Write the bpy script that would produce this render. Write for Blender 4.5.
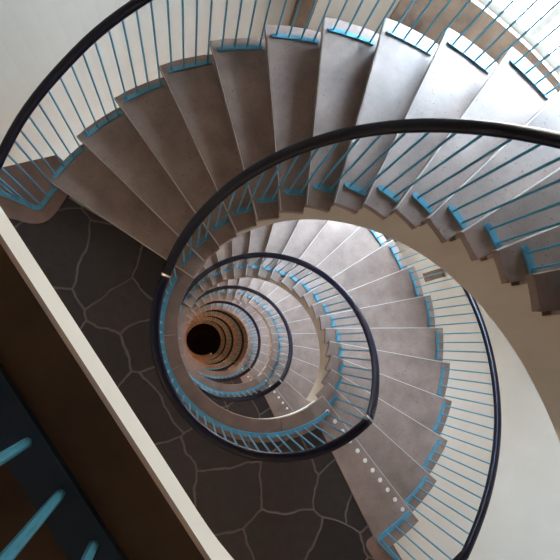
import bpy, bmesh, math, random
from math import sin, cos, pi, radians as rad
from mathutils import Matrix, Vector
random.seed(4)
for o in list(bpy.data.objects): bpy.data.objects.remove(o)
S = bpy.context.scene
C = S.collection

# ------------------------------------------------------------------ camera
# the axis of the stairwell is the world z axis, the floor of the first landing below is z = 0
cam_d = bpy.data.cameras.new('camera'); cam = bpy.data.objects.new('camera', cam_d); C.objects.link(cam)
down = Vector((0.19570393, 0.13278199, -0.97163209))      # view direction in the world
z_ax = -down
v = Vector((0, 0, 1)).cross(z_ax); c_ = z_ax.z
K = Matrix(((0, -v.z, v.y), (v.z, 0, -v.x), (-v.y, v.x, 0)))
Rm = Matrix.Identity(3) + K + (K @ K) * (1 / (1 + c_))
cam.matrix_world = Matrix.Translation((-0.7157, -0.1188, 4.1289)) @ Rm.to_4x4()
cam_d.sensor_width = 36; cam_d.lens = 454.6 / 560 * 36; cam_d.clip_start = 0.02; cam_d.clip_end = 200
S.camera = cam

# ------------------------------------------------------------------ world, exposure
W = bpy.data.worlds.new('sky'); S.world = W; W.use_nodes = True
_n = W.node_tree.nodes; _l = W.node_tree.links; _b = _n['Background']
_tc = _n.new('ShaderNodeTexCoord'); _sx = _n.new('ShaderNodeSeparateXYZ'); _cr = _n.new('ShaderNodeValToRGB')
_l.new(_tc.outputs['Generated'], _sx.inputs[0]); _l.new(_sx.outputs['Z'], _cr.inputs[0]); _l.new(_cr.outputs[0], _b.inputs[0])
_cr.color_ramp.elements[0].position = 0.0; _cr.color_ramp.elements[0].color = (.30, .29, .27, 1)      # ground
_cr.color_ramp.elements[1].position = .04; _cr.color_ramp.elements[1].color = (.54, .73, .89, 1)        # overcast sky
_e = _cr.color_ramp.elements.new(.75); _e.color = (1.0, 1.37, 1.72, 1)      # brighter overhead
_b.inputs[1].default_value = SKY = 66.0
S.view_settings.view_transform = 'Standard'; S.view_settings.look = 'None'
S.view_settings.gamma = 1; S.view_settings.exposure = 0.1; S.view_settings.use_curve_mapping = False

def portal(a, z, sx, sy):          # daylight portal filling one window opening
    d = bpy.data.lights.new('window_portal', 'AREA'); d.shape = 'RECTANGLE'; d.size = sx; d.size_y = sy; d.cycles.is_portal = True
    o = bpy.data.objects.new('window_portal', d); C.objects.link(o); o.location = (3.36 * cos(rad(a)), 3.36 * sin(rad(a)), z)
    o.rotation_euler = (pi / 2, 0, rad(a) + pi / 2)

H = 3.4; N = 20; RISE = H / N
PT = -52.44; DP = 10.457; OFF = 0.021
RI, RO = 0.807, 2.268            # treads
RH = 0.951; HH = 0.788           # inner rail
ROR = 2.175; HO = 0.865            # outer rail
RRT = [(-60, 2.14), (-20, 2.185), (5, 2.19), (40, 2.17), (60, 2.155), (80, 2.165), (110, 2.195), (130, 2.215), (146, 2.235), (156, 2.24)]
def rr(a):                       # the outer rail is not a perfect circle
    if a > 180: a -= 360
    for (a0, r0), (a1, r1) in zip(RRT, RRT[1:]):
        if a <= a1:
            t = max(0, (a - a0) / (a1 - a0)); t = t * t * (3 - 2 * t); return r0 + (r1 - r0) * t
    return RRT[-1][1]
KT, KB = -48.93, 158.33          # where the inner handrail starts and stops falling
LEVELS = 7
RW = 2.98                        # wall radius
# windows: (from, to) degrees round the wall, (sill, head) heights above the landing below them, storeys that have one
WINS = [(31.0, 68.0, 1.18, 2.70, 3), (270.0, 284.0, 1.30, 2.0, 0)]
for a0, a1, z0, z1, nk in WINS:
    for k in range(nk): portal((a0 + a1) / 2, -H * k + (z0 + z1) / 2, 2 * 3.4 * sin(rad((a1 - a0) / 2)) + .3, z1 - z0 + .4)

# ------------------------------------------------------------------ materials
def mat(name, col, rough=.6, metal=0, spec=.5):
    m = bpy.data.materials.new(name); m.use_nodes = True; b = m.node_tree.nodes['Principled BSDF']
    b.inputs['Base Color'].default_value = (*col, 1); b.inputs['Roughness'].default_value = rough; b.inputs['Metallic'].default_value = metal
    b.inputs['Specular IOR Level'].default_value = spec
    return m
def noisy(name, c1, c2, scale=6, rough=.6, bump=.15, fine=None, spec=.5, detail=6, r0=.35, r1=.68):
    m = mat(name, c1, rough, 0, spec); nt = m.node_tree; n = nt.nodes; L = nt.links; b = n['Principled BSDF']
    g = n.new('ShaderNodeNewGeometry'); t = n.new('ShaderNodeTexNoise'); t.inputs['Scale'].default_value = scale; t.inputs['Detail'].default_value = detail
    t.inputs['Roughness'].default_value = .62
    L.new(g.outputs['Position'], t.inputs['Vector'])
    r = n.new('ShaderNodeValToRGB'); r.color_ramp.elements[0].position = r0; r.color_ramp.elements[1].position = r1
    r.color_ramp.elements[0].color = (*c1, 1); r.color_ramp.elements[1].color = (*c2, 1)
    L.new(t.outputs['Fac'], r.inputs[0]); out = r.outputs[0]
    if fine:
        v = n.new('ShaderNodeTexNoise'); v.inputs['Scale'].default_value = fine[0]; v.inputs['Detail'].default_value = 3
        L.new(g.outputs['Position'], v.inputs['Vector'])
        vr = n.new('ShaderNodeValToRGB'); vr.color_ramp.elements[0].position = fine[2]; vr.color_ramp.elements[1].position = fine[2] + .1
        vr.color_ramp.elements[0].color = (0, 0, 0, 1); vr.color_ramp.elements[1].color = (1, 1, 1, 1)
        L.new(v.outputs['Fac'], vr.inputs[0])
        mx = n.new('ShaderNodeMix'); mx.data_type = 'RGBA'; L.new(vr.outputs[0], mx.inputs[0])
        L.new(out, mx.inputs[6]); mx.inputs[7].default_value = (*fine[1], 1); out = mx.outputs[2]
    L.new(out, b.inputs['Base Color'])
    bp = n.new('ShaderNodeBump'); bp.inputs['Strength'].default_value = bump; bp.inputs['Distance'].default_value = .01
    L.new(t.outputs['Fac'], bp.inputs['Height']); L.new(bp.outputs[0], b.inputs['Normal'])
    return m
M = {}
M['tread'] = noisy('tread_stone', (.32, .224, .186), (.20, .134, .108), 3.6, .55, .12, (58, (.12, .08, .07), .635))
M['arris'] = mat('arris_highlight', (.62, .56, .52), .5)  # painted highlight for the tread edges that catch the light
M['border'] = noisy('border_stone', (.25, .15, .115), (.17, .10, .075), 4, .5, .15)
M['wall'] = noisy('wall_plaster', (.63, .565, .495), (.58, .515, .445), 1.3, .85, .05)
M['cream'] = noisy('cream_plaster', (.58, .48, .385), (.55, .45, .355), 1.6, .8, .04)
M['apron'] = noisy('apron_stone', (.30, .22, .165), (.15, .10, .075), 5, .7, .2)
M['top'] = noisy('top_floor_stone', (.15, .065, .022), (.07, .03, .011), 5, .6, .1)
M['white'] = mat('white_paint', (.94, .92, .86), .6)
M['blue'] = noisy('blue_paint', (.095, .31, .43), (.075, .255, .36), 12, .35, .03)
M['blue_light'] = noisy('blue_baluster_paint', (.085, .31, .43), (.065, .26, .37), 20, .3, .03)
M['navy'] = mat('navy_paint', (.012, .03, .06), .35)
M['rail'] = mat('handrail_vinyl', (.005, .004, .014), .27, 0, .3)
M['steel'] = mat('steel_clamp', (.55, .55, .55), .25, 1)
M['stud'] = mat('tactile_stud', (.80, .76, .70), .5)
M['frame'] = mat('window_frame', (.75, .78, .78), .5)
M['wood'] = noisy('brown_wood', (.20, .11, .06), (.11, .06, .035), 8, .6, .1)
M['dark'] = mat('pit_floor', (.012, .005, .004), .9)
def flag():
    m = mat('flagstone', (.05, .04, .035), .55); nt = m.node_tree; n = nt.nodes; L = nt.links; b = n['Principled BSDF']
    g = n.new('ShaderNodeNewGeometry'); ns = n.new('ShaderNodeTexNoise'); ns.inputs['Scale'].default_value = 1.6; ns.inputs['Detail'].default_value = 4
    L.new(g.outputs['Position'], ns.inputs['Vector'])
    ad = n.new('ShaderNodeMix'); ad.data_type = 'VECTOR'; ad.inputs[0].default_value = .2
    L.new(g.outputs['Position'], ad.inputs[4]); L.new(ns.outputs['Color'], ad.inputs[5])
    v = n.new('ShaderNodeTexVoronoi'); v.feature = 'DISTANCE_TO_EDGE'; v.voronoi_dimensions = '2D'; v.inputs['Scale'].default_value = 2.4; L.new(ad.outputs[1], v.inputs['Vector'])
    v2 = n.new('ShaderNodeTexVoronoi'); v2.voronoi_dimensions = '2D'; v2.inputs['Scale'].default_value = 2.4; L.new(ad.outputs[1], v2.inputs['Vector'])
    r = n.new('ShaderNodeValToRGB'); r.color_ramp.elements[0].position = .008; r.color_ramp.elements[1].position = .022
    L.new(v.outputs['Distance'], r.inputs[0])
    sp = n.new('ShaderNodeSeparateColor'); L.new(v2.outputs['Color'], sp.inputs[0])
    c = n.new('ShaderNodeValToRGB'); c.color_ramp.elements[0].color = (.014, .008, .0075, 1); c.color_ramp.elements[1].color = (.034, .020, .018, 1)
    L.new(sp.outputs[0], c.inputs[0])
    f = n.new('ShaderNodeTexNoise'); f.inputs['Scale'].default_value = 14; f.inputs['Detail'].default_value = 6; L.new(g.outputs['Position'], f.inputs['Vector'])
    ov = n.new('ShaderNodeMix'); ov.data_type = 'RGBA'; ov.blend_type = 'OVERLAY'; ov.inputs[0].default_value = .6
    L.new(c.outputs[0], ov.inputs[6]); L.new(f.outputs['Fac'], ov.inputs[7])
    mx = n.new('ShaderNodeMix'); mx.data_type = 'RGBA'; L.new(r.outputs[0], mx.inputs[0]); mx.inputs[6].default_value = (.12, .088, .078, 1); L.new(ov.outputs[2], mx.inputs[7])
    L.new(mx.outputs[2], b.inputs['Base Color'])
    bp = n.new('ShaderNodeBump'); bp.inputs['Strength'].default_value = .5; bp.inputs['Distance'].default_value = .02; L.new(r.outputs[0], bp.inputs['Height']); L.new(bp.outputs[0], b.inputs['Normal'])
    return m
M['flag'] = flag()
def glass():
    m = bpy.data.materials.new('window_glass'); m.use_nodes = True; nt = m.node_tree; n = nt.nodes; n.remove(n['Principled BSDF'])
    t = n.new('ShaderNodeBsdfTransparent'); g = n.new('ShaderNodeBsdfGlossy'); g.inputs['Roughness'].default_value = .05
    x = n.new('ShaderNodeMixShader'); x.inputs[0].default_value = .06
    nt.links.new(t.outputs[0], x.inputs[1]); nt.links.new(g.outputs[0], x.inputs[2]); nt.links.new(x.outputs[0], n['Material Output'].inputs[0]); return m
M['glass'] = glass()
def glow():
    m = mat('lamp_globe', (1, .8, .5)); b = m.node_tree.nodes['Principled BSDF']
    b.inputs['Emission Color'].default_value = (1, .55, .22, 1); b.inputs['Emission Strength'].default_value = 4; return m
M['glow'] = glow()

# ------------------------------------------------------------------ helpers
def tag(o, label=None, cat=None, group=None, kind=None):
    if label: o['label'] = label
    if cat: o['category'] = cat
    if group: o['group'] = group
    if kind: o['kind'] = kind
    return o
def empty(name, loc=(0, 0, 0)):
    o = bpy.data.objects.new(name, None); C.objects.link(o); o.location = loc; o.empty_display_size = .1; return o
def link(name, me, parent=None):
    o = bpy.data.objects.new(name, me); C.objects.link(o); o.parent = parent; return o
def mesh(name, bm, mats, smooth=False):
    me = bpy.data.meshes.new(name)
    bmesh.ops.recalc_face_normals(bm, faces=bm.faces[:])
    bm.to_mesh(me); bm.free()
    for m in (mats if isinstance(mats, (list, tuple)) else [mats]): me.materials.append(m)
    if smooth:
        for p in me.polygons: p.use_smooth = True
    return me
def P(r, a, z=0): return Vector((r * cos(rad(a)), r * sin(rad(a)), z))
def prism(bm, pts, z0, z1, mi=0):
    """pts: plan polygon; vertical prism from z0 up to z1"""
    lo = [bm.verts.new((p[0], p[1], z0)) for p in pts]; hi = [bm.verts.new((p[0], p[1], z1)) for p in pts]
    n = len(pts); fs = [bm.faces.new(hi), bm.faces.new(lo[::-1])]
    for i in range(n): fs.append(bm.faces.new((lo[i], lo[(i + 1) % n], hi[(i + 1) % n], hi[i])))
    for f in fs: f.material_index = mi
    return fs
def band(bm, r0, r1, a0, a1, zt, zb, n=40, mi=0):
    """curved bar between radii r0, r1; zt, zb top and bottom heights (numbers or functions of the angle)"""
    ft = zt if callable(zt) else (lambda a: zt); fb = zb if callable(zb) else (lambda a: zb)
    rings = []
    for i in range(n + 1):
        a = a0 + (a1 - a0) * i / n
        rings.append([bm.verts.new(P(r0, a, fb(a))), bm.verts.new(P(r1, a, fb(a))), bm.verts.new(P(r1, a, ft(a))), bm.verts.new(P(r0, a, ft(a)))])
    for i in range(n):
        for j in range(4): bm.faces.new((rings[i][j], rings[i][(j + 1) % 4], rings[i + 1][(j + 1) % 4], rings[i + 1][j])).material_index = mi
    bm.faces.new(rings[0]).material_index = mi; bm.faces.new(rings[-1][::-1]).material_index = mi
def sweep(bm, path, prof, closed=False):
    """profile (u sideways, v up) swept along a path of points, v kept vertical"""
    rings = []; n = len(path)
    for i, p in enumerate(path):
        t = (path[min(i + 1, n - 1)] - path[max(i - 1, 0)]); t.z = 0
        if t.length < 1e-6: t = Vector((1, 0, 0))
        t.normalize(); s = Vector((t.y, -t.x, 0))
        rings.append([bm.verts.new(p + s * u + Vector((0, 0, w))) for u, w in prof])
    m = len(prof)
    for i in range(n - 1):
        for j in range(m): bm.faces.new((rings[i][j], rings[i][(j + 1) % m], rings[i + 1][(j + 1) % m], rings[i + 1][j]))
    bm.faces.new(rings[0]); bm.faces.new(rings[-1][::-1])
def oval(w, h, n=12, e=.75):
    out = []
    for i in range(n):
        a = 2 * pi * i / n; c, s = cos(a), sin(a)
        out.append((w / 2 * math.copysign(abs(c) ** e, c), h / 2 * math.copysign(abs(s) ** e, s)))
    return out
def rod(bm, x, y, z0, z1, r=.0073, n=8):
    lo = [bm.verts.new((x + r * cos(2 * pi * i / n), y + r * sin(2 * pi * i / n), z0)) for i in range(n)]
    hi = [bm.verts.new((q.co.x, q.co.y, z1)) for q in lo]
    for i in range(n): bm.faces.new((lo[i], lo[(i + 1) % n], hi[(i + 1) % n], hi[i]))
    bm.faces.new(hi); bm.faces.new(lo[::-1])
def box(bm, cx, cy, cz, sx, sy, sz, rot=0):
    M4 = Matrix.Translation((cx, cy, cz)) @ Matrix.Rotation(rot, 4, 'Z') @ Matrix.Diagonal((sx, sy, sz, 1))
    return bmesh.ops.create_cube(bm, size=1, matrix=M4)
def bev(bm, w=.004, seg=1):
    bmesh.ops.bevel(bm, geom=bm.edges[:], offset=w, segments=seg, affect='EDGES', clamp_overlap=True)

def copy_tree(o, dz, parent=None):
    c = o.copy(); C.objects.link(c)
    if parent: c.parent = parent
    else: c.location.z += dz
    for ch in o.children: copy_tree(ch, 0, c)
    return c

# ------------------------------------------------------------------ the shaft: wall, ceiling, floor, windows
Z_BOT = -H * (LEVELS + 0) - 0.0; Z_TOP = H + 3.2
NA = 120
def in_window(a, z):
    a %= 360
    return any(a0 < a < a1 and -H * k + z0 < z < -H * k + z1 for a0, a1, z0, z1, nk in WINS for k in range(nk))
def build_wall():
    zs = {Z_BOT - .4, Z_TOP}
    for a0, a1, z0, z1, nk in WINS:
        for k in range(nk): zs |= {-H * k + z0, -H * k + z1}
    zs = sorted(zs)
    angs = sorted(set([i * 3.0 for i in range(NA)] + [w[0] for w in WINS] + [w[1] for w in WINS]))
    bm = bmesh.new(); V = {}
    def vt(r, i, j):
        key = (r, i, j)
        if key not in V: V[key] = bm.verts.new(P(r, angs[i], zs[j]))
        return V[key]
    RB = RW + .32; n = len(angs)
    solid = [[not in_window((angs[i] + (angs[(i + 1) % n] + (360 if i == n - 1 else 0))) / 2, (zs[j] + zs[j + 1]) / 2) for j in range(len(zs) - 1)] for i in range(n)]
    for i in range(n):
        k = (i + 1) % n
        for j in range(len(zs) - 1):
            if not solid[i][j]: continue
            for r in (RW, RB): bm.faces.new((vt(r, i, j), vt(r, k, j), vt(r, k, j + 1), vt(r, i, j + 1)))
            if not solid[i - 1][j]: bm.faces.new((vt(RW, i, j), vt(RW, i, j + 1), vt(RB, i, j + 1), vt(RB, i, j)))
            if not solid[k][j]: bm.faces.new((vt(RW, k, j), vt(RW, k, j + 1), vt(RB, k, j + 1), vt(RB, k, j)))
            if j and not solid[i][j - 1]: bm.faces.new((vt(RW, i, j), vt(RW, k, j), vt(RB, k, j), vt(RB, i, j)))
            if j < len(zs) - 2 and not solid[i][j + 1]: bm.faces.new((vt(RW, i, j + 1), vt(RW, k, j + 1), vt(RB, k, j + 1), vt(RB, i, j + 1)))
    tag(link('wall_round', mesh('wall_round', bm, M['wall'])), kind='structure')
build_wall()
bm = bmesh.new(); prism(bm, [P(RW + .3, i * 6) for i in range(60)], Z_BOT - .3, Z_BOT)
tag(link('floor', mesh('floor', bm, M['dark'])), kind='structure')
bm = bmesh.new(); prism(bm, [P(RW + .3, i * 6) for i in range(60)], Z_TOP, Z_TOP + .2)
tag(link('ceiling', mesh('ceiling', bm, M['wall'])), kind='structure')
def make_window(n, a0, a1, z0, z1, cols, rows):
    r = RW + .03
    bm = bmesh.new()
    for q in range(cols + 1):
        a = a0 + (a1 - a0) * q / cols; band(bm, r, r + .05, a - .5, a + .5, z1, z0, 2)
    for q in range(rows + 1):
        z = z0 + (z1 - z0) * q / rows; zc = min(max(z, z0 + .03), z1 - .03); band(bm, r - .005, r + .045, a0, a1, zc + .03, zc - .03, 12)
    w = tag(link('window_%d' % n, mesh('window_frame', bm, M['frame'])), kind='structure')
    bm = bmesh.new(); band(bm, r + .02, r + .026, a0, a1, z1, z0, 14); link('pane', mesh('pane', bm, M['glass']), w)
    return w
wn = 1
for a0, a1, z0, z1, nk in WINS:
    for k in range(nk):
        w = make_window(wn, a0, a1, -H * k + z0, -H * k + z1, 4, 3); wn += 1
        if a0 < 100:
            bm = bmesh.new(); band(bm, RW - .035, RW + .005, a0 - 1.5, a1 + 1.5, -H * k + z0 + .012, -H * k + z0 - .62, 18); link('apron', mesh('apron', bm, M['apron']), w)

# ------------------------------------------------------------------ treads
def tread_pts(a_front, a_back, ri=RI, ro=RO, n=5):
    """plan outline of one tread: front edge (nosing) at a_front, back edge at a_back, curved ends"""
    def q(r, a): 
        p = P(r, a); t = Vector((-sin(rad(a)), cos(rad(a)), 0)); return p + t * OFF
    inner = [q(ri, a_back + (a_front - a_back) * i / n) for i in range(n + 1)]
    outer = [q(ro, a_front + (a_back - a_front) * i / n) for i in range(n + 1)]
    return inner + outer
def tread_mesh(span, name='step'):
    bm = bmesh.new(); pts = tread_pts(0, -span)
    prism(bm, pts, -.048, 0)
    bm.edges.ensure_lookup_table()
    top = [e for e in bm.edges if all(abs(v.co.z) < 1e-5 for v in e.verts)]
    bmesh.ops.bevel(bm, geom=top, offset=.006, segments=2, affect='EDGES')
    # pale line of the front edge, caught light put into the colour
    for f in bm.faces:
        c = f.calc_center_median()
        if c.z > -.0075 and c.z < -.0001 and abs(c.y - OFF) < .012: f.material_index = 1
    # riser block under the tread
    n0 = len(bm.faces)
    pts = tread_pts(-1.4, -span, RI + .060, RO - .10)
    prism(bm, pts, -RISE - .0, -.047)
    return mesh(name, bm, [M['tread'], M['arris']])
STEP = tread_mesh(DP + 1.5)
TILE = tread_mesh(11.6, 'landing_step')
bm = bmesh.new(); bmesh.ops.create_cone(bm, cap_ends=True, segments=16, radius1=.021, radius2=.017, depth=.006); STUD = mesh('stud', bm, M['stud'])
def zn(a): return -(a - PT) / DP * RISE                 # nosing line of the flight that leaves the landing at z = 0
def make_flight():
    """the flight that goes DOWN from z = 0"""
    t = empty('stair_flight', (0, 0, 0))
    for j in range(N):
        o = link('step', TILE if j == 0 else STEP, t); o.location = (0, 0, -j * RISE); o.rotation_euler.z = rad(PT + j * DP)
        if j == 0:
            o.name = 'landing_step'
            tag(o, 'level top step with a row of round pale studs along its edge')
            for i in range(11):
                s = link('stud', STUD, o); s.location = (.94 + i * .114, OFF - .058 , .002)
    bm = bmesh.new(); rings = []
    def ring(a, zt):
        zb = max(zn(a) - .59, -H - .19); rings.append([P(.862, a, zb), P(2.19, a, zb), P(2.19, a, zt), P(.862, a, zt)])
    ring(PT - 4, -.05)
    for j in range(N - 1):                               # vertical jumps at the risers
        a = PT + j * DP - 1.3
        ring(a, -j * RISE - .05); ring(a + .01, -(j + 1) * RISE - .05); ring(a + DP / 2, -(j + 1) * RISE - .05)
    ring(PT + (N - 1) * DP - 1.3, -(N - 1) * RISE - .05); n = len(rings) - 1
    vs = [[bm.verts.new(p) for p in r] for r in rings]
    for i in range(n):
        for j in range(4): bm.faces.new((vs[i][j], vs[i][(j + 1) % 4], vs[i + 1][(j + 1) % 4], vs[i + 1][j]))
    bm.faces.new(vs[0]); bm.faces.new(vs[-1][::-1])
    o = link('stringer', mesh('stringer', bm, M['cream']), t); tag(o, 'smooth cream curved underside and side of the flight')
    return t

# ------------------------------------------------------------------ landings
A_S0 = PT + (N - 1) * DP          # riser of the bottom step, 146.2 degrees
A_T = PT - 11.5 + 360             # back of the studded step, 296 degrees
EA0, EA1 = 155.5, 300.0           # outer edges of the landing beside the wall
def arc(r, a0, a1, n): return [P(r, a0 + (a1 - a0) * i / n) for i in range(n + 1)]
def rounded(pts, rr, seg=6):
    """round the corners of an open polyline"""
    out = [pts[0]]
    for i in range(1, len(pts) - 1):
        p, a, b = pts[i], (pts[i - 1] - pts[i]), (pts[i + 1] - pts[i])
        d = min(rr, a.length * .45, b.length * .45); a = a.normalized() * d; b = b.normalized() * d
        if (pts[i] - pts[i - 1]).angle(pts[i + 1] - pts[i]) < .3: out.append(p); continue
        for s in range(seg + 1):
            t = s / seg; out.append(p + a * (1 - t) ** 2 + b * t ** 2)
    out.append(pts[-1]); return out
# outer rail returns at each landing: from the flight, round the corner, out to the wall
RET_S = rounded([P(rr(a), a) for a in (A_S0 - 1, 148, 150, 152.7)] + [P(2.55, 153.0), P(RW - .02, 156.0)], .10)      # foot of a flight (left)
RET_T = rounded([P(RW - .02, -58.5), P(2.45, -60.6)] + [P(rr(a), a) for a in (-62.6, -60, -56, PT)], .10)       # head of a flight
def offset_line(pts, d):
    out = []
    for i, p in enumerate(pts):
        t = pts[min(i + 1, len(pts) - 1)] - pts[max(i - 1, 0)]; t.normalize(); out.append(p + Vector((t.y, -t.x, 0)) * d)
    return out
def make_landing():
    t = empty('landing', (0, 0, 0))
    # concrete slab (white edge below the border stones)
    pts = arc(.835, A_S0 - 2, PT + 360 - 3, 48) + arc(2.235, PT + 360 - 3, EA1, 2) + arc(RW, EA1, EA0, 40) + [P(2.42, 140.75), P(2.235, A_S0 - 2)]
    bm = bmesh.new(); prism(bm, pts, -.20, -.045); o = link('slab', mesh('slab', bm, M['white']), t); tag(o, 'white painted slab edge')
    # flagstone paving
    pts = arc(.93, A_S0 - 2, A_T + 2, 40) + [P(2.2, A_T + 1)] + arc(RW - .0, EA1 - 3, EA0 + 3, 36) + [P(2.1, 147)]
    bm = bmesh.new(); prism(bm, pts, -.05, -.006); link('paving', mesh('paving', bm, M['flag']), t)
    # border stones along the inner edge
    bm = bmesh.new()
    nb = 8
    for i in range(nb):
        a0 = A_S0 + (A_T - A_S0) * i / nb; a1 = A_S0 + (A_T - A_S0) * (i + 1) / nb - (.15 if i < nb - 1 else 0)
        band(bm, RI + .005, 1.01, a0, a1 + (2.2 if i == nb - 1 else 0), -.001, -.045, 8)
    link('border_stone', mesh('border_stone', bm, M['border']), t)
    # border stones under the outer rail, at the foot and at the head of a flight
    inn = rounded([P(2.12, A_S0 - .5), P(2.12, 155.8), P(RW, 158.5)], .22)
    bm = bmesh.new(); prism(bm, inn + [P(RW, EA0), P(2.70, 149.2), P(2.42, 140.75), P(2.29, 141), P(2.29, A_S0 - .5)], -.045, .002); link('border_stone', mesh('border_stone', bm, M['border']), t)
    inn = rounded([P(RW, -63.5), P(2.10, -66.2), P(2.10, A_T - 360 + 2.5)], .12)
    bm = bmesh.new(); prism(bm, inn + [P(2.262, A_T - 360 + 2.5), P(2.262, -60), P(RW, -60)], -.045, -.002); link('border_stone', mesh('border_stone', bm, M['border']), t)
    return t

# ------------------------------------------------------------------ railings
HP = oval(.070, .060); HPO = oval(.062, .054)
def inner_height(a):            # handrail centre above the z = 0 landing for the flight leaving it
    if a <= KT: return HH
    if a >= KB: return HH - H
    return HH - H * (a - KT) / (KB - KT)
ROD_CACHE = {}
def rod_mesh(h, r=.0073):
    h = round(h, 3)
    if (h, r) not in ROD_CACHE:
        bm = bmesh.new(); rod(bm, 0, 0, 0, h, r); ROD_CACHE[(h, r)] = mesh('baluster', bm, M['blue_light'], False)
    return ROD_CACHE[(h, r)]
def plate_mesh(r, a0, a1, w=.036, n=4):
    bm = bmesh.new(); band(bm, r - w / 2, r + w / 2, a0, a1, .014, 0, n)
    for aa in (a0, a1):   # rounded end
        c = P(r, aa, .007); bmesh.ops.create_cone(bm, cap_ends=True, segments=14, radius1=w / 2, radius2=w / 2, depth=.014, matrix=Matrix.Translation(c))
    return mesh('base_plate', bm, M['blue'])
IN_PLATE = plate_mesh(RH, -DP * .88, -DP * .17, .038)
OUT_PLATE = plate_mesh(ROR, -DP * .93, -DP * .08, .032, 6)
def put_rod(t, p, z0, z1):
    o = link('baluster', rod_mesh(z1 - z0), t); o.location = (p.x, p.y, z0)
def clamp_mesh(p, tdir):
    bm = bmesh.new(); s = Vector((tdir.y, -tdir.x, 0)).normalized(); tt = Vector(tdir).normalized()
    rs = []
    for d in (-.012, .012): rs.append([bm.verts.new(p + tt * d + s * u * 1.04 + Vector((0, 0, w * 1.04))) for u, w in HP])
    m = len(HP)
    for j in range(m): bm.faces.new((rs[0][j], rs[0][(j + 1) % m], rs[1][(j + 1) % m], rs[1][j]))
    bm.faces.new(rs[0]); bm.faces.new(rs[1][::-1]); return mesh('handrail_joint', bm, M['steel'])
def make_inner_rail():
    """from the landing at z = 0 down the flight and round the landing below, one turn of the spiral"""
    t = empty('inner_railing', (0, 0, 0))
    path = [P(RH, a, inner_height(a)) for a in [KT + (KB - KT) * i / 70 for i in range(71)] + [KB + (KT + 360 - KB) * i / 60 for i in range(1, 61)]]
    bm = bmesh.new(); sweep(bm, path, HP); link('handrail', mesh('handrail', bm, M['rail'], True), t)
    for a in (KT + .6, KB - .5):
        p = P(RH, a, inner_height(a)); q = P(RH, a + 1, inner_height(a + 1)); o = link('handrail_joint', clamp_mesh(p, q - p), t)
        tag(o, 'bare steel joint of the handrail')
    for j in range(1, N):
        a = PT + j * DP; o = link('base_plate', IN_PLATE, t); o.location = (0, 0, -j * RISE); o.rotation_euler.z = rad(a)
        for f in (.28, .76):
            b = a - f * DP; put_rod(t, P(RH, b), -j * RISE + .01, inner_height(b) - .015)
    # landing below
    bm = bmesh.new(); band(bm, RH - .022, RH + .018, A_S0 + 4, PT + 360 - 2, -H + .016, -H, 60); link('base_rail', mesh('base_rail', bm, M['blue']), t)
    n = 31
    for i in range(n):
        b = A_S0 + 5 + (PT + 360 - 3 - A_S0 - 5) * i / (n - 1); put_rod(t, P(RH, b), -H + .01, inner_height(b) - .015)
    return t
def outer_height(a): return HO + zn(min(max(a, PT), PT + N * DP))
def along(path, step, start=.05):
    """points at even spacing along a polyline"""
    out = []; d = start
    acc = 0
    for i in range(len(path) - 1):
        L = (path[i + 1] - path[i]).length
        while d <= acc + L: out.append(path[i].lerp(path[i + 1], (d - acc) / L)); d += step
        acc += L
    return out
def make_outer_rail():
    t = empty('outer_railing', (0, 0, 0))
    def lift(p, z): return Vector((p.x, p.y, z))
    top = [lift(p, HO) for p in RET_T]
    def rail_z(p): return outer_height(math.degrees(math.atan2(p.y, p.x)))
    mid = [P(rr(a), a, outer_height(a)) for a in [PT + 2 + (150.5 - PT - 2) * i / 90 for i in range(91)]]
    zend = mid[-1].z
    low = [lift(p, rail_z(p)) for p in RET_S if math.degrees(math.atan2(p.y, p.x)) > 151 or p.xy.length > 2.3]
    bm = bmesh.new(); sweep(bm, top + mid + low, HPO); link('handrail', mesh('handrail', bm, M['rail'], True), t)
    for j in range(1, N):
        a = PT + j * DP; o = link('base_plate', OUT_PLATE, t); o.location = P(rr(a - DP / 2) - ROR, a - DP / 2, -j * RISE); o.rotation_euler.z = rad(a)
        for i in range(4):
            b = a - (.14 + .245 * i) * DP; put_rod(t, P(rr(b), b), -j * RISE + .01, outer_height(b) - .015)
    for path, z in ((RET_T, 0), (RET_S, -H)):
        bm = bmesh.new(); sweep(bm, [lift(p, z) for p in path], [(-.02, 0), (.02, 0), (.02, .016), (-.02, .016)]); link('base_rail', mesh('base_rail', bm, M['blue']), t)
        ps = along(path, .095, .06)
        for p in ps: put_rod(t, p, z + .01, (HO if z == 0 else rail_z(p)) - .015)
    return t

# first copies belong to the top storey, H above zero
FL = make_flight(); IR = make_inner_rail(); OR = make_outer_rail(); LD = make_landing()
LD2 = LD
for o in (FL, IR, OR): o.location.z = H
where = ['nearest the camera', 'one storey below the nearest one', 'two storeys below the nearest one', 'three storeys below the nearest one', 'four storeys below the nearest one', 'five storeys below the nearest one', 'deepest down the stairwell']
def label_all(k, f, i, o, l):
    w = where[k]
    tag(f, 'curved flight of brown stone steps, ' + w, 'stairs', 'flights of the spiral staircase')
    tag(i, 'inner blue railing with dark handrail round the well, ' + w, 'railing', 'inner railings round the well')
    tag(o, 'outer blue railing beside the wall with dark handrail, ' + w, 'railing', 'outer railings along the wall')
    if l: tag(l, 'dark flagstone landing at the foot of the flight ' + w, 'landing', 'flagstone landings')
label_all(0, FL, IR, OR, LD)
for k in range(1, LEVELS):
    f, i, o, l = [copy_tree(x, -H * k) for x in (FL, IR, OR, LD)]
    label_all(k, f, i, o, l)

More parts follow.
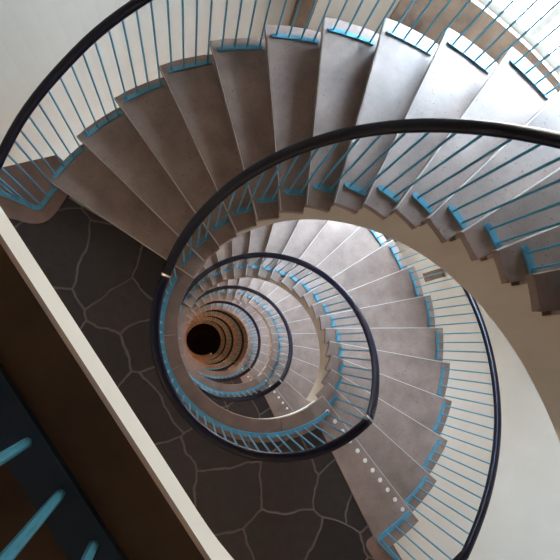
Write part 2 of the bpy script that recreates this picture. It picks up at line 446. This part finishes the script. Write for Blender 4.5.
# ------------------------------------------------------------------ the top floor: straight edge beside the camera
AL = -147.0; nv = P(1, AL); tv = Vector((-sin(rad(AL)), cos(rad(AL)), 0))
def LP(h, s): return nv * h + tv * s
def sedge(h): return -math.sqrt(RW ** 2 - h ** 2)
tl = empty('top_landing', (0, 0, H))
tag(tl, 'top floor slab with brown stone border and white edge, straight along the lower left', 'landing')
def top_poly(h, a_last, wa): # straight edge then circle
    a0 = math.degrees(math.atan2(LP(h, sedge(h)).y, LP(h, sedge(h)).x)) % 360
    return [LP(h, sedge(h)), LP(h, sedge(h) / 2)] + arc(h, AL + 360, a_last, 40) + [P(2.22, a_last)] + arc(RW, wa, a0, 50)[:-1]
bm = bmesh.new(); prism(bm, top_poly(.823, PT + 360 - 3, EA1), -.215, -.035); tag(link('slab', mesh('slab', bm, M['white']), tl), 'white painted slab edge')
bm = bmesh.new(); prism(bm, top_poly(1.3, A_T, EA1 - 3), -.04, -.004); link('paving', mesh('paving', bm, M['flag']), tl)
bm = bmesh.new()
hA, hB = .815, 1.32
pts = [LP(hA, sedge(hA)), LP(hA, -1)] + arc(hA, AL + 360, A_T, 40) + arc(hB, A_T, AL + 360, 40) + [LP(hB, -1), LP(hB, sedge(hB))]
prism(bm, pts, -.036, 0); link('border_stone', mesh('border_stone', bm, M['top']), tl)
tr = empty('top_railing', (0, 0, H)); tag(tr, 'straight blue balustrade on navy base rail at the lower left corner, beside the camera', 'railing')
hr = .928
path = [LP(hr, sedge(hr) + .02), LP(hr, -1.5), LP(hr, -.7)] + arc(hr, AL + 360, 352 - 45, 40)
bm = bmesh.new(); sweep(bm, path, [(-.0275, 0), (.0275, 0), (.0275, .018), (-.0275, .018)]); link('base_rail', mesh('base_rail', bm, M['navy']), tr)
bm = bmesh.new(); sweep(bm, [p + Vector((0, 0, HH)) for p in path] + [P(RH, KT + 360, HH)], HP); link('handrail', mesh('handrail', bm, M['rail'], True), tr)
s_list = [-.2956 + .0848 * i for i in range(-30, 4)]
for s in s_list:
    if s > sedge(hr) + .05 and s < 0: put_rod(tr, LP(.921, s), .01, HH - .015)
for i in range(1, 19): put_rod(tr, P(.928, AL + i * 5.7), .01, HH - .015)

# ------------------------------------------------------------------ small things on the wall
bm = bmesh.new(); box(bm, RW - .05, 0, 0, .10, .17, 1.5); bev(bm, .008)
o = link('wall_pilaster', mesh('wall_pilaster', bm, M['wood'])); a = 84.3
o.rotation_euler.z = rad(a); o.location = (0, 0, .75)
tag(o, 'brown timber strip on the white wall behind the outer railing at the top', 'wall strip')
bm = bmesh.new(); box(bm, 2.81, 0, 0, .31, .13, .05); bev(bm, .006)
o = link('wall_shelf', mesh('wall_shelf', bm, M['wood'])); o.rotation_euler.z = rad(16.2); o.location = (0, 0, -1.72)
tag(o, 'small dark brown shelf on the bright wall beyond the second flight', 'shelf')
bm = bmesh.new(); bmesh.ops.create_uvsphere(bm, u_segments=16, v_segments=10, radius=.11); GL = mesh('globe', bm, M['glow'], True)
bm = bmesh.new(); box(bm, .07, 0, .0, .14, .05, .05); box(bm, .0, 0, 0, .03, .14, .2); bev(bm, .005); BR = mesh('bracket', bm, M['steel'])
for k in range(0, LEVELS):
    for a in (205, 262):
        t = empty('wall_lamp', P(RW - .16, a, -H * (k - 1) - 1.0 + 0)); t.rotation_euler.z = rad(a + 180)
        tag(t, 'warm globe lamp on the %s wall, ' % ('left' if a == 205 else 'lower') + where[k], 'lamp', 'warm wall lamps')
        g = link('globe', GL, t); b = link('bracket', BR, t); b.location = (-.14, 0, 0)
        d = bpy.data.lights.new('lamp_light', 'POINT'); d.energy = [5, 5, 30, 60, 60, 50, 40][k]; d.color = (1, .62, .36); d.shadow_soft_size = .1
        lo = bpy.data.objects.new('lamp_light', d); C.objects.link(lo); lo.location = P(RW - .42, a, -H * (k - 1) - 1.0)
